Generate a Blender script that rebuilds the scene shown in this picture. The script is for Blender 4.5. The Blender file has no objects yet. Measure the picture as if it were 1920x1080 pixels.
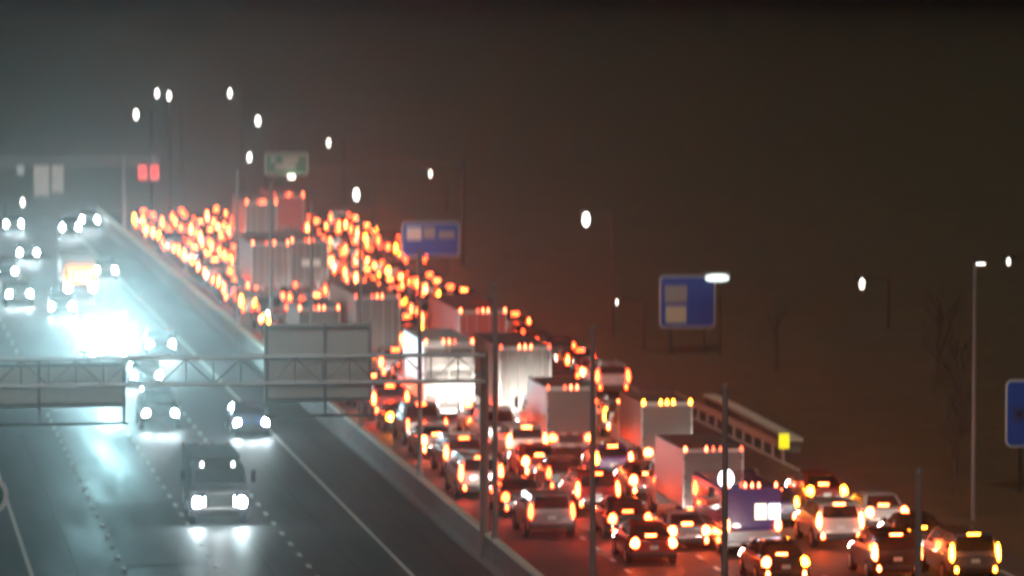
import bpy, math, random
from mathutils import Vector, Matrix
R = math.radians
random.seed(77)
sc = bpy.context.scene
COL = sc.collection

# ------------------------------------------------------------------ camera
CAM_H = 21.0
F_PX = 9000.0                                   # focal length in pixels of a 1920 wide frame
cam_d = bpy.data.cameras.new('camera')
cam = bpy.data.objects.new('camera', cam_d); COL.objects.link(cam)
cam.location = (0, 0, CAM_H)
pitch = math.atan(550 / F_PX)
yaw = math.atan(1260 / F_PX * math.cos(pitch))
cam.rotation_euler = (R(90) - pitch, 0, -yaw)
cam_d.sensor_width = 36
cam_d.lens = F_PX / 1920 * 36
cam_d.clip_start = 1; cam_d.clip_end = 9000
cam_d.dof.use_dof = True
cam_d.dof.focus_distance = 125
cam_d.dof.aperture_fstop = 0.56
cam_d.dof.aperture_ratio = 2.2
sc.camera = cam

# ------------------------------------------------------------------ night sky, added fill sun, exposure
w = bpy.data.worlds.new('World'); sc.world = w; w.use_nodes = True
nt = w.node_tree; nt.nodes.clear()
out = nt.nodes.new('ShaderNodeOutputWorld')
sky = nt.nodes.new('ShaderNodeTexSky'); sky.sky_type = 'NISHITA'; sky.sun_disc = False
sky.sun_elevation = R(-4); sky.sun_rotation = R(200)
bg = nt.nodes.new('ShaderNodeBackground'); bg.inputs['Strength'].default_value = 0.02
glow = nt.nodes.new('ShaderNodeBackground')                      # even city sky glow
glow.inputs['Color'].default_value = (1.0, 0.84, 0.60, 1); glow.inputs['Strength'].default_value = 0.0035
add = nt.nodes.new('ShaderNodeAddShader')
nt.links.new(sky.outputs[0], bg.inputs[0])
nt.links.new(bg.outputs[0], add.inputs[0]); nt.links.new(glow.outputs[0], add.inputs[1])
nt.links.new(add.outputs[0], out.inputs[0])
fill_sun_d = bpy.data.lights.new('fill_sun', 'SUN'); fill_sun_d.energy = 0.7; fill_sun_d.angle = R(30); fill_sun_d.color = (1.0, 0.93, 0.85)  # broad fill light from behind the camera, added to lift pale surfaces
fill_sun = bpy.data.objects.new('fill_sun', fill_sun_d); COL.objects.link(fill_sun)
fill_sun.rotation_euler = (R(44), 0, R(-12))

sc.view_settings.view_transform = 'Standard'; sc.view_settings.look = 'None'
sc.view_settings.gamma = 1.0; sc.view_settings.exposure = 0.0
try: sc.view_settings.use_curve_mapping = False
except Exception: pass
sc.render.engine = 'CYCLES'
cy = sc.cycles
cy.use_denoising = True
cy.max_bounces = 4; cy.diffuse_bounces = 2; cy.glossy_bounces = 2; cy.transmission_bounces = 2; cy.volume_bounces = 0
cy.transparent_max_bounces = 8
cy.sample_clamp_indirect = 4.0
cy.caustics_reflective = False; cy.caustics_refractive = False
cy.pixel_filter_type = 'BLACKMAN_HARRIS'; cy.filter_width = 2.6

# strengths of what gives off light (one place to tune)
S_TAIL, S_BRAKE, S_AMBER, S_CLEAR = 55.0, 105.0, 80.0, 30.0
S_HEAD, S_STREET = 220.0, 10.0
P_JAM_BEAM, P_ONC_BEAM, P_GLARE = 130.0, 130.0, 26000.0
HAZE_DENSITY, HAZE_G = 0.00033, 0.955

# ------------------------------------------------------------------ materials
MATS = {}
def mat(name, base=(0.5, 0.5, 0.5), rough=0.6, metal=0.0, emit=None, strength=0.0, coat=0.0, noise=None, bump=0.0, spec=0.5):
    m = bpy.data.materials.new(name); m.use_nodes = True
    t = m.node_tree; b = t.nodes['Principled BSDF']
    b.inputs['Base Color'].default_value = (*base, 1); b.inputs['Roughness'].default_value = rough
    b.inputs['Metallic'].default_value = metal; b.inputs['Coat Weight'].default_value = coat
    b.inputs['Specular IOR Level'].default_value = spec
    if emit:
        b.inputs['Emission Color'].default_value = (*emit, 1); b.inputs['Emission Strength'].default_value = strength
        m.cycles.emission_sampling = 'FRONT_BACK' if False else 'FRONT'
    if noise:
        sc_, amt = noise
        tc = t.nodes.new('ShaderNodeTexCoord'); n = t.nodes.new('ShaderNodeTexNoise')
        n.inputs['Scale'].default_value = sc_; n.inputs['Detail'].default_value = 6; n.inputs['Roughness'].default_value = 0.65
        mx = t.nodes.new('ShaderNodeMix'); mx.data_type = 'RGBA'
        mx.inputs[6].default_value = (*[c * (1 - amt) for c in base], 1)
        mx.inputs[7].default_value = (*[min(1, c * (1 + amt)) for c in base], 1)
        t.links.new(tc.outputs['Object'], n.inputs['Vector']); t.links.new(n.outputs['Fac'], mx.inputs[0])
        t.links.new(mx.outputs[2], b.inputs['Base Color'])
        if bump:
            bp = t.nodes.new('ShaderNodeBump'); bp.inputs['Strength'].default_value = bump; bp.inputs['Distance'].default_value = 0.02
            t.links.new(n.outputs['Fac'], bp.inputs['Height']); t.links.new(bp.outputs[0], b.inputs['Normal'])
    MATS[name] = m
    return m

def asphalt(name, base, rough_lo, rough_hi):
    m = bpy.data.materials.new(name); m.use_nodes = True
    t = m.node_tree; b = t.nodes['Principled BSDF']; b.inputs['Specular IOR Level'].default_value = 0.5
    tc = t.nodes.new('ShaderNodeTexCoord')
    mp = t.nodes.new('ShaderNodeMapping'); mp.inputs['Scale'].default_value = (0.55, 0.05, 1)     # wheel tracks and patches along the road
    n1 = t.nodes.new('ShaderNodeTexNoise'); n1.inputs['Scale'].default_value = 1.0; n1.inputs['Detail'].default_value = 5
    n2 = t.nodes.new('ShaderNodeTexNoise'); n2.inputs['Scale'].default_value = 9.0; n2.inputs['Detail'].default_value = 8
    t.links.new(tc.outputs['Object'], mp.inputs[0]); t.links.new(mp.outputs[0], n1.inputs['Vector'])
    t.links.new(tc.outputs['Object'], n2.inputs['Vector'])
    mx = t.nodes.new('ShaderNodeMix'); mx.data_type = 'RGBA'
    mx.inputs[6].default_value = (*[c * 0.35 for c in base], 1); mx.inputs[7].default_value = (*[c * 1.9 for c in base], 1)
    ad = t.nodes.new('ShaderNodeMath'); ad.operation = 'MULTIPLY_ADD'; ad.inputs[1].default_value = 0.35
    t.links.new(n2.outputs['Fac'], ad.inputs[0]); 
    ad2 = t.nodes.new('ShaderNodeMath'); ad2.operation = 'MULTIPLY'; ad2.inputs[1].default_value = 0.65
    t.links.new(n1.outputs['Fac'], ad2.inputs[0]); t.links.new(ad2.outputs[0], ad.inputs[2])
    t.links.new(ad.outputs[0], mx.inputs[0]); t.links.new(mx.outputs[2], b.inputs['Base Color'])
    mr = t.nodes.new('ShaderNodeMapRange'); mr.inputs[3].default_value = rough_lo; mr.inputs[4].default_value = rough_hi
    mr.inputs[1].default_value = 0.3; mr.inputs[2].default_value = 0.7
    t.links.new(n1.outputs['Fac'], mr.inputs[0]); t.links.new(mr.outputs[0], b.inputs['Roughness'])
    bp = t.nodes.new('ShaderNodeBump'); bp.inputs['Strength'].default_value = 0.25; bp.inputs['Distance'].default_value = 0.01
    t.links.new(n2.outputs['Fac'], bp.inputs['Height']); t.links.new(bp.outputs[0], b.inputs['Normal'])
    MATS[name] = m
    return m

asphalt('damp_asphalt', (0.060, 0.060, 0.060), 0.42, 0.62)
asphalt('patch_asphalt', (0.048, 0.048, 0.049), 0.47, 0.66)
asphalt('dark_asphalt', (0.058, 0.057, 0.056), 0.55, 0.8)
mat('tar', (0.018, 0.018, 0.018), 0.5)
mat('verge', (0.105, 0.090, 0.045), 0.95, noise=(0.35, 0.55), bump=0.4)
mat('concrete', (0.20, 0.19, 0.175), 0.8, noise=(1.2, 0.3), bump=0.2)
mat('pale_top', (0.85, 0.80, 0.64), 0.5, noise=(2, 0.12))  # pale tone holds the lit barrier top; also the wall coping
mat('road_paint', (0.72, 0.72, 0.68), 0.6, noise=(4, 0.12))
mat('yellow_paint', (0.65, 0.46, 0.10), 0.6)
mat('pole_grey', (0.22, 0.21, 0.20), 0.6, 0.2, noise=(4, 0.2))
mat('galvanised', (0.42, 0.43, 0.43), 0.45, 0.6, noise=(3, 0.15))
mat('sign_back', (0.82, 0.82, 0.78), 0.5, 0.3, noise=(1.5, 0.1))
mat('dark_steel', (0.05, 0.047, 0.045), 0.5, 0.4, noise=(4, 0.2))
mat('sign_blue', (0.012, 0.10, 0.48), 0.45)
mat('sign_green', (0.02, 0.16, 0.09), 0.45)
mat('sign_white', (0.75, 0.75, 0.72), 0.45)
mat('sign_cream', (0.70, 0.62, 0.42), 0.45)
mat('sign_grey', (0.38, 0.36, 0.34), 0.5)
mat('sign_dark', (0.05, 0.05, 0.05), 0.5)
mat('tape_red', (0.5, 0.03, 0.03), 0.4)
mat('glass', (0.012, 0.014, 0.016), 0.08, spec=0.7)
mat('rubber', (0.015, 0.015, 0.015), 0.85)
mat('rim', (0.45, 0.45, 0.46), 0.3, 0.9)
mat('black_trim', (0.02, 0.02, 0.022), 0.5)
mat('chrome', (0.6, 0.6, 0.6), 0.18, 1.0)
mat('plate', (0.70, 0.70, 0.68), 0.4)
mat('lamp_off', (0.30, 0.02, 0.02), 0.2)
mat('bark', (0.09, 0.07, 0.055), 0.9, noise=(5, 0.4))
mat('leaf', (0.026, 0.032, 0.015), 0.8, noise=(0.8, 0.5))
mat('trailer_white', (0.66, 0.66, 0.64), 0.4, noise=(0.8, 0.1))
mat('trailer_grey', (0.13, 0.13, 0.125), 0.45, noise=(0.8, 0.12))
mat('trailer_red', (0.36, 0.045, 0.035), 0.45, noise=(0.8, 0.12))
mat('tail_lit', (0.4, 0.02, 0.01), 0.3, emit=(1, 0.042, 0.008), strength=S_TAIL)
mat('brake_lit', (0.4, 0.03, 0.01), 0.3, emit=(1, 0.048, 0.009), strength=S_BRAKE)
mat('brake_hot', (0.5, 0.06, 0.02), 0.3, emit=(1, 0.095, 0.019), strength=S_BRAKE)
mat('amber_lit', (0.6, 0.25, 0.02), 0.3, emit=(1, 0.24, 0.012), strength=S_AMBER)
mat('clearance_dim', (0.4, 0.05, 0.02), 0.3, emit=(1, 0.10, 0.04), strength=S_CLEAR * .22)
mat('clearance_lit', (0.4, 0.05, 0.02), 0.3, emit=(1, 0.12, 0.04), strength=S_CLEAR)
mat('head_lit', (0.9, 0.9, 0.9), 0.2, emit=(0.74, 0.94, 1.0), strength=S_HEAD)
mat('glare_lit', (0.9, 0.9, 0.9), 0.2, emit=(0.52, 0.90, 1.0), strength=600)
mat('head_jam', (0.9, 0.9, 0.9), 0.2, emit=(1.0, 0.93, 0.82), strength=60)
mat('white_lit', (0.9, 0.9, 0.9), 0.3, emit=(0.9, 0.95, 1.0), strength=12)
mat('cabin_lit', (0.8, 0.8, 0.8), 0.3, emit=(1.0, 0.86, 0.62), strength=2.2)
mat('cabin_lit_cool', (0.8, 0.8, 0.8), 0.3, emit=(0.72, 0.80, 1.0), strength=2.2)
mat('street_lit', (0.9, 0.9, 0.9), 0.3, emit=(1.0, 0.97, 0.86), strength=S_STREET)
mat('smear_lit', (0.9, 0.9, 0.9), 0.3, emit=(0.85, 1.0, 0.95), strength=2.6)
mat('street_lit_dim', (0.9, 0.9, 0.9), 0.3, emit=(1.0, 0.92, 0.78), strength=7.0)
mat('display_red', (0.5, 0.05, 0.05), 0.3, emit=(1.0, 0.10, 0.10), strength=1.3)
mat('marker_yellow_glow', (0.8, 0.75, 0.04), 0.4, emit=(0.95, 0.85, 0.02), strength=1.0)  # glow stands in for light the reflective panel throws back
PAINT = {'white': (0.55, 0.55, 0.53), 'silver': (0.30, 0.31, 0.32), 'grey': (0.13, 0.135, 0.14), 'black': (0.016, 0.016, 0.018),
         'dark red': (0.20, 0.018, 0.02), 'dark blue': (0.02, 0.035, 0.13), 'beige': (0.38, 0.32, 0.24), 'dark green': (0.02, 0.05, 0.035),
         'light grey': (0.30, 0.31, 0.32), 'violet blue': (0.07, 0.055, 0.24)}
for k, v in PAINT.items():
    mat('paint ' + k, v, 0.28, 0.25 if k in ('silver', 'grey', 'light grey') else 0.0, coat=1.0)

# ------------------------------------------------------------------ mesh helpers
class MB:
    def __init__(s): s.v = []; s.f = []
    def box(s, x0, x1, y0, y1, z0, z1, c=0.0):
        """box, with its four edges along Z, and the top, chamfered by c"""
        b = len(s.v)
        if c <= 0:
            s.v += [(x0, y0, z0), (x1, y0, z0), (x1, y1, z0), (x0, y1, z0), (x0, y0, z1), (x1, y0, z1), (x1, y1, z1), (x0, y1, z1)]
            s.f += [tuple(b + i for i in q) for q in ((3, 2, 1, 0), (4, 5, 6, 7), (0, 1, 5, 4), (1, 2, 6, 5), (2, 3, 7, 6), (3, 0, 4, 7))]
            return s
        def ring(i, z): 
            return [(x0 + c + i, y0 + i, z), (x1 - c - i, y0 + i, z), (x1 - i, y0 + c + i, z), (x1 - i, y1 - c - i, z), (x1 - c - i, y1 - i, z), (x0 + c + i, y1 - i, z), (x0 + i, y1 - c - i, z), (x0 + i, y0 + c + i, z)]
        rings = [ring(c * .6, z0), ring(0, z0 + c), ring(0, z1 - c), ring(c * .6, z1)]
        s.rings(rings); return s
    def rings(s, rings, cap=True):
        b = len(s.v); n = len(rings[0])
        for r in rings: s.v += [tuple(p) for p in r]
        for i in range(len(rings) - 1):
            for j in range(n):
                k = (j + 1) % n
                s.f.append((b + i * n + j, b + i * n + k, b + (i + 1) * n + k, b + (i + 1) * n + j))
        if cap:
            s.f.append(tuple(b + j for j in reversed(range(n)))); s.f.append(tuple(b + (len(rings) - 1) * n + j for j in range(n)))
        return s
    def dome(s, x0, x1, y0, y1, z0, z1, taper=0.0, n=10, m_=6):
        """rounded lamp lens filling a box; taper narrows it towards the top"""
        cx, cy_, cz = (x0 + x1) / 2, (y0 + y1) / 2, (z0 + z1) / 2; rx, ry, rz_ = (x1 - x0) / 2, (y1 - y0) / 2, (z1 - z0) / 2
        rr = []
        for i in range(m_ + 1):
            a = math.pi * (i + .12) / (m_ + .24) - math.pi / 2; h = math.sin(a); r = math.cos(a) ** .75 * (1 - taper * max(0, h * .5 + .5) ** 1.2)
            rr.append([(cx + rx * r * math.cos(6.2832 * j / n), cy_ + ry * r * math.sin(6.2832 * j / n), cz + rz_ * h) for j in range(n)])
        return s.rings(rr)
    def quad(s, *pts):
        b = len(s.v); s.v += [tuple(p) for p in pts]; s.f.append(tuple(range(b, b + len(pts)))); return s
    def tube(s, p, q, r0, r1=None, n=8, cap=True):
        p = Vector(p); q = Vector(q); r1 = r0 if r1 is None else r1
        d = (q - p).normalized(); a = d.cross(Vector((0, 0, 1)) if abs(d.z) < .9 else Vector((1, 0, 0))).normalized(); c = d.cross(a)
        rr = []
        for (o, r) in ((p, r0), (q, r1)):
            rr.append([o + (a * math.cos(-6.2832 * i / n) + c * math.sin(-6.2832 * i / n)) * r for i in range(n)])
        return s.rings(rr, cap)
    def mesh(s, name, m=None, smooth=None):
        me = bpy.data.meshes.new(name); me.from_pydata(s.v, [], s.f); me.update()
        if m: me.materials.append(MATS[m])
        if smooth is not None:
            for p in me.polygons: p.use_smooth = True
            me.set_sharp_from_angle(angle=R(smooth))
        return me

def put(name, me, parent=None, loc=(0, 0, 0), rot=None, override=None):
    o = bpy.data.objects.new(name, me); COL.objects.link(o); o.location = loc
    if rot: o.rotation_euler = rot
    if parent: o.parent = parent
    if override and me:
        o.material_slots[0].link = 'OBJECT'; o.material_slots[0].material = MATS[override]
    return o
def tag(o, label, cat, group=None):
    o['label'] = label; o['category'] = cat
    if group: o['group'] = group
    return o
def empty(name, loc, rz=0.0):
    o = bpy.data.objects.new(name, None); COL.objects.link(o); o.location = loc; o.rotation_euler = (0, 0, rz); o.empty_display_size = .3
    return o
def spot(name, parent, loc, direction, power, size, blend, color, radius=.08):
    d = SPOTS.get((name, power, size, color))
    if d is None:
        d = bpy.data.lights.new(name, 'SPOT'); d.energy = power; d.spot_size = R(size); d.spot_blend = blend; d.color = color; d.shadow_soft_size = radius
        SPOTS[(name, power, size, color)] = d
    o = bpy.data.objects.new(name, d); COL.objects.link(o); o.parent = parent; o.location = loc
    o.rotation_euler = Vector(direction).to_track_quat('-Z', 'Y').to_euler()
    return o
SPOTS = {}

# ------------------------------------------------------------------ ground and roads
def crest(y):                                    # beyond the end of the jam the land falls away
    if y < 452: return 0.0
    if y < 900: return -0.058 * (y - 452) * min(1, (y - 452) / 40)
    return -0.058 * 448
def gz(x, y):
    t = max(0, min(1, (x - 50) / 40)); z = crest(y) * (1 - t * t * (3 - 2 * t))
    if x > 47:
        t = min(1, (x - 47) / 50); z += 5.0 * t * t * (3 - 2 * t)
    if x < 2:
        t = min(1, (2 - x) / 40); z += 2.0 * t * t
    if (x > 49 or x < 0) : z += .35 * math.sin(x * .31 + y * .11) * math.sin(y * .07 - x * .05) * min(1, abs(x - 47) / 20)
    return z
xs = [-3000, -1200, -500, -200, -100, -60, -40, -25, -12, -4, 2, 6, 12, 18, 24, 30, 36, 42, 47, 50, 54, 59, 65, 72, 80, 90, 105, 125, 160, 230, 400, 800, 1600, 3000]
ys = [-200, 0, 60, 90, 120] + list(range(140, 460, 10)) + list(range(460, 520, 6)) + list(range(520, 900, 40)) + [900, 1000, 1300, 1900, 2800, 4200, 6000]
m = MB()
for y in ys:
    for x in xs: m.v.append((x, y, gz(x, y) - .03))
n = len(xs)
for i in range(len(ys) - 1):
    for j in range(n - 1): m.f.append((i * n + j, i * n + j + 1, (i + 1) * n + j + 1, (i + 1) * n + j))
g = put('ground', m.mesh('ground', 'verge', smooth=60)); g['kind'] = 'structure'

def strip(name, m_, x0, x1, y0, y1, dz, kind='structure', parent=None, xf=None):
    mb = MB(); yy = sorted(set([y0, y1] + [v for v in ys if y0 < v < y1]))
    for y in yy:
        a, b = (x0, x1) if xf is None else xf(y)
        mb.v += [(a, y, crest(y) + dz), (b, y, crest(y) + dz)]
    for i in range(len(yy) - 1): mb.f.append((2 * i, 2 * i + 1, 2 * i + 3, 2 * i + 2))
    o = put(name, mb.mesh(name, m_), parent)
    if parent is None: o['kind'] = kind
    return o
XR = [25.0, 28.29, 31.66, 35.04, 38.43, 41.81]     # lane lines of the jammed carriageway
XL = [6.7, 10.12, 13.51, 16.91, 20.35]              # lane lines of the oncoming carriageway
road_l = strip('oncoming_carriageway', 'damp_asphalt', 3.2, 23.4, 60, 900, 0.0)
road_r = strip('jammed_carriageway', 'dark_asphalt', 23.5, 43.6, 60, 900, 0.0, xf=lambda y: (23.5, 43.6 if y < 352 else min(47.0, 43.6 + (y - 352) * .2)))
strip('edge_line', 'road_paint', XL[4] - .08, XL[4] + .08, 100, 450, .008, parent=road_l)
strip('edge_line', 'road_paint', XL[0] - .08, XL[0] + .08, 100, 450, .008, parent=road_l)
strip('edge_line', 'yellow_paint', 24.75, 24.9, 100, 450, .008, parent=road_r)
strip('edge_line', 'road_paint', XR[5] - .08, XR[5] + .08, 100, 450, .008, parent=road_r)
# a worn repair patch in the oncoming carriageway
mb = MB().quad((10.3, 176, 0), (13.3, 176, 0), (13.3, 198, 0), (10.3, 198, 0)); put('repair_patch', mb.mesh('repair_patch', 'patch_asphalt'), road_l, (0, 0, .006))
for i, (x0, x1, y) in enumerate(((6.8, 20.2, 171), (6.8, 20.2, 183.5), (10.2, 20.2, 196), (6.8, 16.8, 209), (6.8, 20.2, 222), (25.1, 41.5, 170), (25.1, 38, 187))):
    put('tar_seam', MB().quad((x0, y, 0), (x1, y + .1, 0), (x1, y + .22, 0), (x0, y + .14, 0)).mesh('tar_seam', 'tar'), road_l if x1 < 23 else road_r, (0, 0, .005))
for x, y0, y1 in ((12.0, 160, 176), (15.4, 165, 240), (18.6, 160, 215), (8.4, 160, 230), (22.0, 160, 260)):
    mb = MB(); yy = [y0 + (y1 - y0) * k / 12 for k in range(13)]
    for y in yy:
        w_ = random.uniform(-.06, .06); mb.v += [(x + w_ - .04, y, 0), (x + w_ + .04, y, 0)]
    for k in range(12): mb.f.append((2 * k, 2 * k + 1, 2 * k + 3, 2 * k + 2))
    put('tar_seam', mb.mesh('tar_seam', 'tar'), road_l, (0, 0, .0055))
dash = MB().box(-.085, .085, -.5, .5, 0, .012).mesh('lane_dash', 'road_paint')
for X in XL[1:4]:
    y = 160.0 + random.random()
    while y < 330:
        put('lane_dash', dash, road_l, (X, y, .004)); y += 3.6 if y < 240 else 7.2
for X in XR[1:5]:
    y = 161.0 + random.random()
    while y < 236:
        put('lane_dash', dash, road_r, (X, y, .004)); y += 3.6

# ------------------------------------------------------------------ median barrier, poles, guardrail
bar = empty('median_barrier', (23.55, 100, 0))
tag(bar, 'long pale concrete barrier running between the oncoming lanes and the jam', 'barrier')
prof = [(-.30, 0), (.30, 0), (.30, .08), (.17, .33), (.10, 1.05), (-.10, 1.05), (-.17, .33), (-.30, .08)]
seg = MB().rings([[(x, 0, z) for x, z in prof], [(x, 11.96, z) for x, z in prof]]); 
seg.f = [tuple(reversed(f)) for f in seg.f]
seg = seg.mesh('barrier_segment', 'concrete')
cap = MB().box(-.14, .14, 0, 11.96, 1.055, 1.16).mesh('lit_top_strip', 'pale_top')  # lit top of the barrier, put into a paler strip
for i in range(29):
    s_ = put('barrier_segment', seg, bar, (0, i * 12, 0)); put('lit_top_strip', cap, s_, (0, 0, 0))
ORD = ['first', 'second', 'third', 'fourth', 'fifth', 'sixth', 'seventh', 'eighth', 'ninth', 'tenth', 'eleventh', 'twelfth', 'thirteenth', 'fourteenth', 'fifteenth', 'sixteenth', 'seventeenth', 'eighteenth', 'nineteenth', 'twentieth', 'twenty-first', 'twenty-second', 'twenty-third', 'twenty-fourth', 'twenty-fifth', 'twenty-sixth', 'twenty-seventh', 'twenty-eighth', 'twenty-ninth', 'thirtieth', 'thirty-first', 'thirty-second', 'thirty-third', 'thirty-fourth', 'thirty-fifth']
pole_shaft = MB().tube((0, 0, 0), (0, 0, 9.4), .105, .075, 10).mesh('shaft', 'pole_grey', 40)
pole_base = MB().box(-.2, .2, -.2, .2, 0, .05).box(-.14, .14, -.14, .14, .05, .3, .03).mesh('base_plate', 'pole_grey')
pole_cap = MB().tube((0, 0, 9.38), (0, 0, 9.5), .09, .05, 10).mesh('pole_cap', 'pole_grey', 40)
for i, y in enumerate((103.5, 127, 150, 173, 196, 219, 242, 265, 288)):
    p = empty('median_pole', (23.55, y, 1.05))
    tag(p, f'slim grey pole on the median barrier, {ORD[i]} of the row from the right', 'pole', 'dark poles along the median barrier')
    put('shaft', pole_shaft, p); put('base_plate', pole_base, p, (0, 0, .005)); put('pole_cap', pole_cap, p)

def guardrail(x, y0, y1, label):
    g = empty('guardrail', (x, y0, 0)); tag(g, label, 'guardrail')
    L = y1 - y0
    pr = [(-.02, .50), (-.07, .55), (-.07, .60), (-.02, .64), (-.02, .67), (-.07, .71), (-.07, .77), (-.02, .82), (.01, .82), (.01, .50)]
    mb = MB().rings([[(a, 0, b) for a, b in pr], [(a, L, b) for a, b in pr]])
    put('rail_beam', mb.mesh('rail_beam', 'galvanised'), g)
    post = MB().box(.02, .14, -.07, .07, -.1, .78).mesh('post', 'galvanised')
    y = .3
    while y < L: put('post', post, g, (0, y, 0)); y += 2.4
    return g
guardrail(41.95, 212, 240, 'grey steel guardrail along the right shoulder, ending beside a yellow marker')
p = empty('end_marker', (41.9, 211.4, 0)); tag(p, 'bright yellow square marker on a post at the guardrail end', 'road marker')
put('post', MB().box(-.04, .04, 0, .06, 0, .95).mesh('post', 'galvanised'), p)
put('marker_panel', MB().box(-.24, .24, -.03, -.002, .62, 1.28, .01).mesh('marker_panel', 'marker_yellow_glow'), p)
# low concrete wall behind the shoulder
mb = MB()
mb.rings([[(43.1, y, crest(y) - .1), (43.6, y, -.1), (43.6, y, h), (43.1, y, h)] for y, h in ((216, .5), (224, .6), (232, .7), (238, .7))])
o = put('retaining_wall', mb.mesh('retaining_wall', 'concrete')); tag(o, 'low grey concrete wall behind the guardrail right of the jam', 'wall')
o_cap = put('coping', MB().rings([[(43.03, y, h + .004), (43.67, y, h + .004), (43.67, y, h + .14), (43.03, y, h + .14)] for y, h in ((215.8, .5), (224, .6), (232, .7), (238.2, .7))]).mesh('coping', 'pale_top'), o)

# ------------------------------------------------------------------ sign gantry over the oncoming carriageway
GY = 175.0
ga = empty('sign_gantry', (0, GY, 0)); tag(ga, 'steel truss gantry with backs of two overhead signs spanning the oncoming lanes', 'gantry')
put('post', MB().tube((23.42, 0, 0), (23.42, 0, 7.85), .18, .15, 14).mesh('post', 'pole_grey', 40), ga)
put('post', MB().tube((2.2, 0, -.1), (2.2, 0, 7.85), .18, .15, 14).mesh('post', 'dark_steel', 40), ga)
for (y, z) in ((-.35, 6.78), (.35, 6.78), (-.35, 7.75), (.35, 7.75)):
    put('chord', MB().tube((2.2, y, z), (23.42, y, z), .055, None, 8).mesh('chord', 'galvanised', 40), ga)
x = 2.4; k = 0
brace_a = MB().tube((0, -.35, 6.8), (1.0, -.35, 7.73), .028, None, 6).mesh('brace', 'galvanised')
brace_b = MB().tube((0, -.35, 7.73), (1.0, -.35, 6.8), .028, None, 6).mesh('brace', 'galvanised')
brace_v = MB().tube((0, -.35, 6.8), (0, -.35, 7.73), .028, None, 6).mesh('brace', 'galvanised')
brace_t = MB().tube((0, -.35, 7.75), (1.0, .35, 7.75), .028, None, 6).mesh('brace', 'galvanised')
while x < 23.0:
    put('brace', brace_a if k % 2 else brace_b, ga, (x, 0, 0)); put('brace', brace_v, ga, (x, 0, 0)); put('brace', brace_t, ga, (x, 0, 0)); x += 1.0; k += 1
def sign_back(x0, x1, z0, z1, railz, name):
    s = put('sign_panel', MB().box(x0, x1, .52, .56, z0, z1).mesh('sign_panel', 'sign_back'), ga)
    nn = int((x1 - x0) / .66)
    for i in range(1, nn):                                  # extruded sheets' seams
        xx = x0 + (x1 - x0) * i / nn
        put('panel_rib', MB().box(xx - .018, xx + .018, .487, .519, z0 + .02, z1 - .02).mesh('panel_rib', 'sign_back'), s)
    for zz in (z0 + .12, z1 - .12):
        put('stringer', MB().box(x0 + .02, x1 - .02, .44, .486, zz - .05, zz + .05).mesh('stringer', 'galvanised'), s)
    for xx in (x0 + .08, (x0 + x1) / 2 + .25, x1 - .08):
        put('hanger', MB().box(xx - .05, xx + .05, .36, .43, railz, z1 + .05).mesh('hanger', 'galvanised'), s)
    put('catwalk_rail', MB().box(x0 - .05, x1 + .05, -.25, .35, railz - .06, railz).mesh('catwalk_rail', 'dark_steel'), s)
sign_back(15.32, 19.30, 6.02, 8.92, 5.60, 'a')
sign_back(3.4, 10.24, 5.93, 7.6, 5.40, 'b')

# far gantry: grey sign backs and red lane displays
fg = empty('far_gantry', (0, 405, 0)); tag(fg, 'distant pale gantry with grey sign backs above the far oncoming lanes', 'gantry')
put('post', MB().tube((3.0, 0, 0), (3.0, 0, 7.4), .16, .14).mesh('post', 'galvanised', 40), fg)
put('post', MB().tube((23.55, 0, 1.0), (23.55, 0, 7.4), .16, .14).mesh('post', 'galvanised', 40), fg)
for z in (6.75, 7.25): put('chord', MB().tube((3.0, 0, z), (26.6, 0, z), .06).mesh('chord', 'galvanised', 40), fg)
for x0, x1, z0 in ((16.0, 17.3, 4.1), (17.5, 18.5, 4.4), (14.6, 15.2, 5.9)):
    put('sign_panel', MB().box(x0, x1, .1, .15, z0, 6.75).mesh('sign_panel', 'sign_back'), fg)
for i, x0 in enumerate((24.75, 25.75)):
    e = empty('lane_display', (x0 + .38, 404.7, 5.45))
    tag(e, ('left' if i == 0 else 'right') + ' one of two square red lit panels over the far median', 'display', 'red displays on the far gantry')
    put('housing', MB().box(-.42, .42, .05, .25, -.05, 1.3).mesh('housing', 'black_trim'), e)
    put('lit_face', MB().box(-.36, .36, .0, .04, .02, 1.2, .015).mesh('lit_face', 'display_red'), e)
    put('dark_bar', MB().box(-.2, .2, -.02, -.002, .5, .72).mesh('dark_bar', 'lamp_off'), e)

# ------------------------------------------------------------------ roadside signs
def round_rect(w, h, r, y0, y1, n=5):
    pts = []
    for cx, cz, a0 in ((w / 2 - r, -h / 2 + r, -90), (w / 2 - r, h / 2 - r, 0), (-w / 2 + r, h / 2 - r, 90), (-w / 2 + r, -h / 2 + r, 180)):
        for i in range(n + 1):
            a = R(a0 + 90 * i / n); pts.append((cx + r * math.cos(a), cz + r * math.sin(a)))
    return MB().rings([[(x, y0, z) for x, z in pts], [(x, y1, z) for x, z in pts]])
def panel_sign(name, label, loc, w, h, colour, logos, zb, posts=(-.3, .3), rz=0.0):
    """loc is the foot on the ground, zb the height of the lower edge above it"""
    e = empty(name, loc, rz); tag(e, label, 'road sign')
    zc = zb + h / 2
    o = put('border', round_rect(w, h, .28, -.02, .02).mesh('border', 'sign_white'), e, (0, 0, zc))
    o = put('sign_face', round_rect(w - .14, h - .14, .22, -.045, -.021).mesh('sign_face', colour), e, (0, 0, zc))
    for i, (x, z, ww, hh, mm) in enumerate(logos):
        put('logo_panel', round_rect(ww, hh, .06, -.07, -.046).mesh('logo_panel', mm), o, (x, 0, z))
    for px in posts:
        put('post', MB().box(w * px - .06, w * px + .06, .06, .16, -.5, zb + h * .9).mesh('post', 'dark_steel'), e)
    return e
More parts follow.
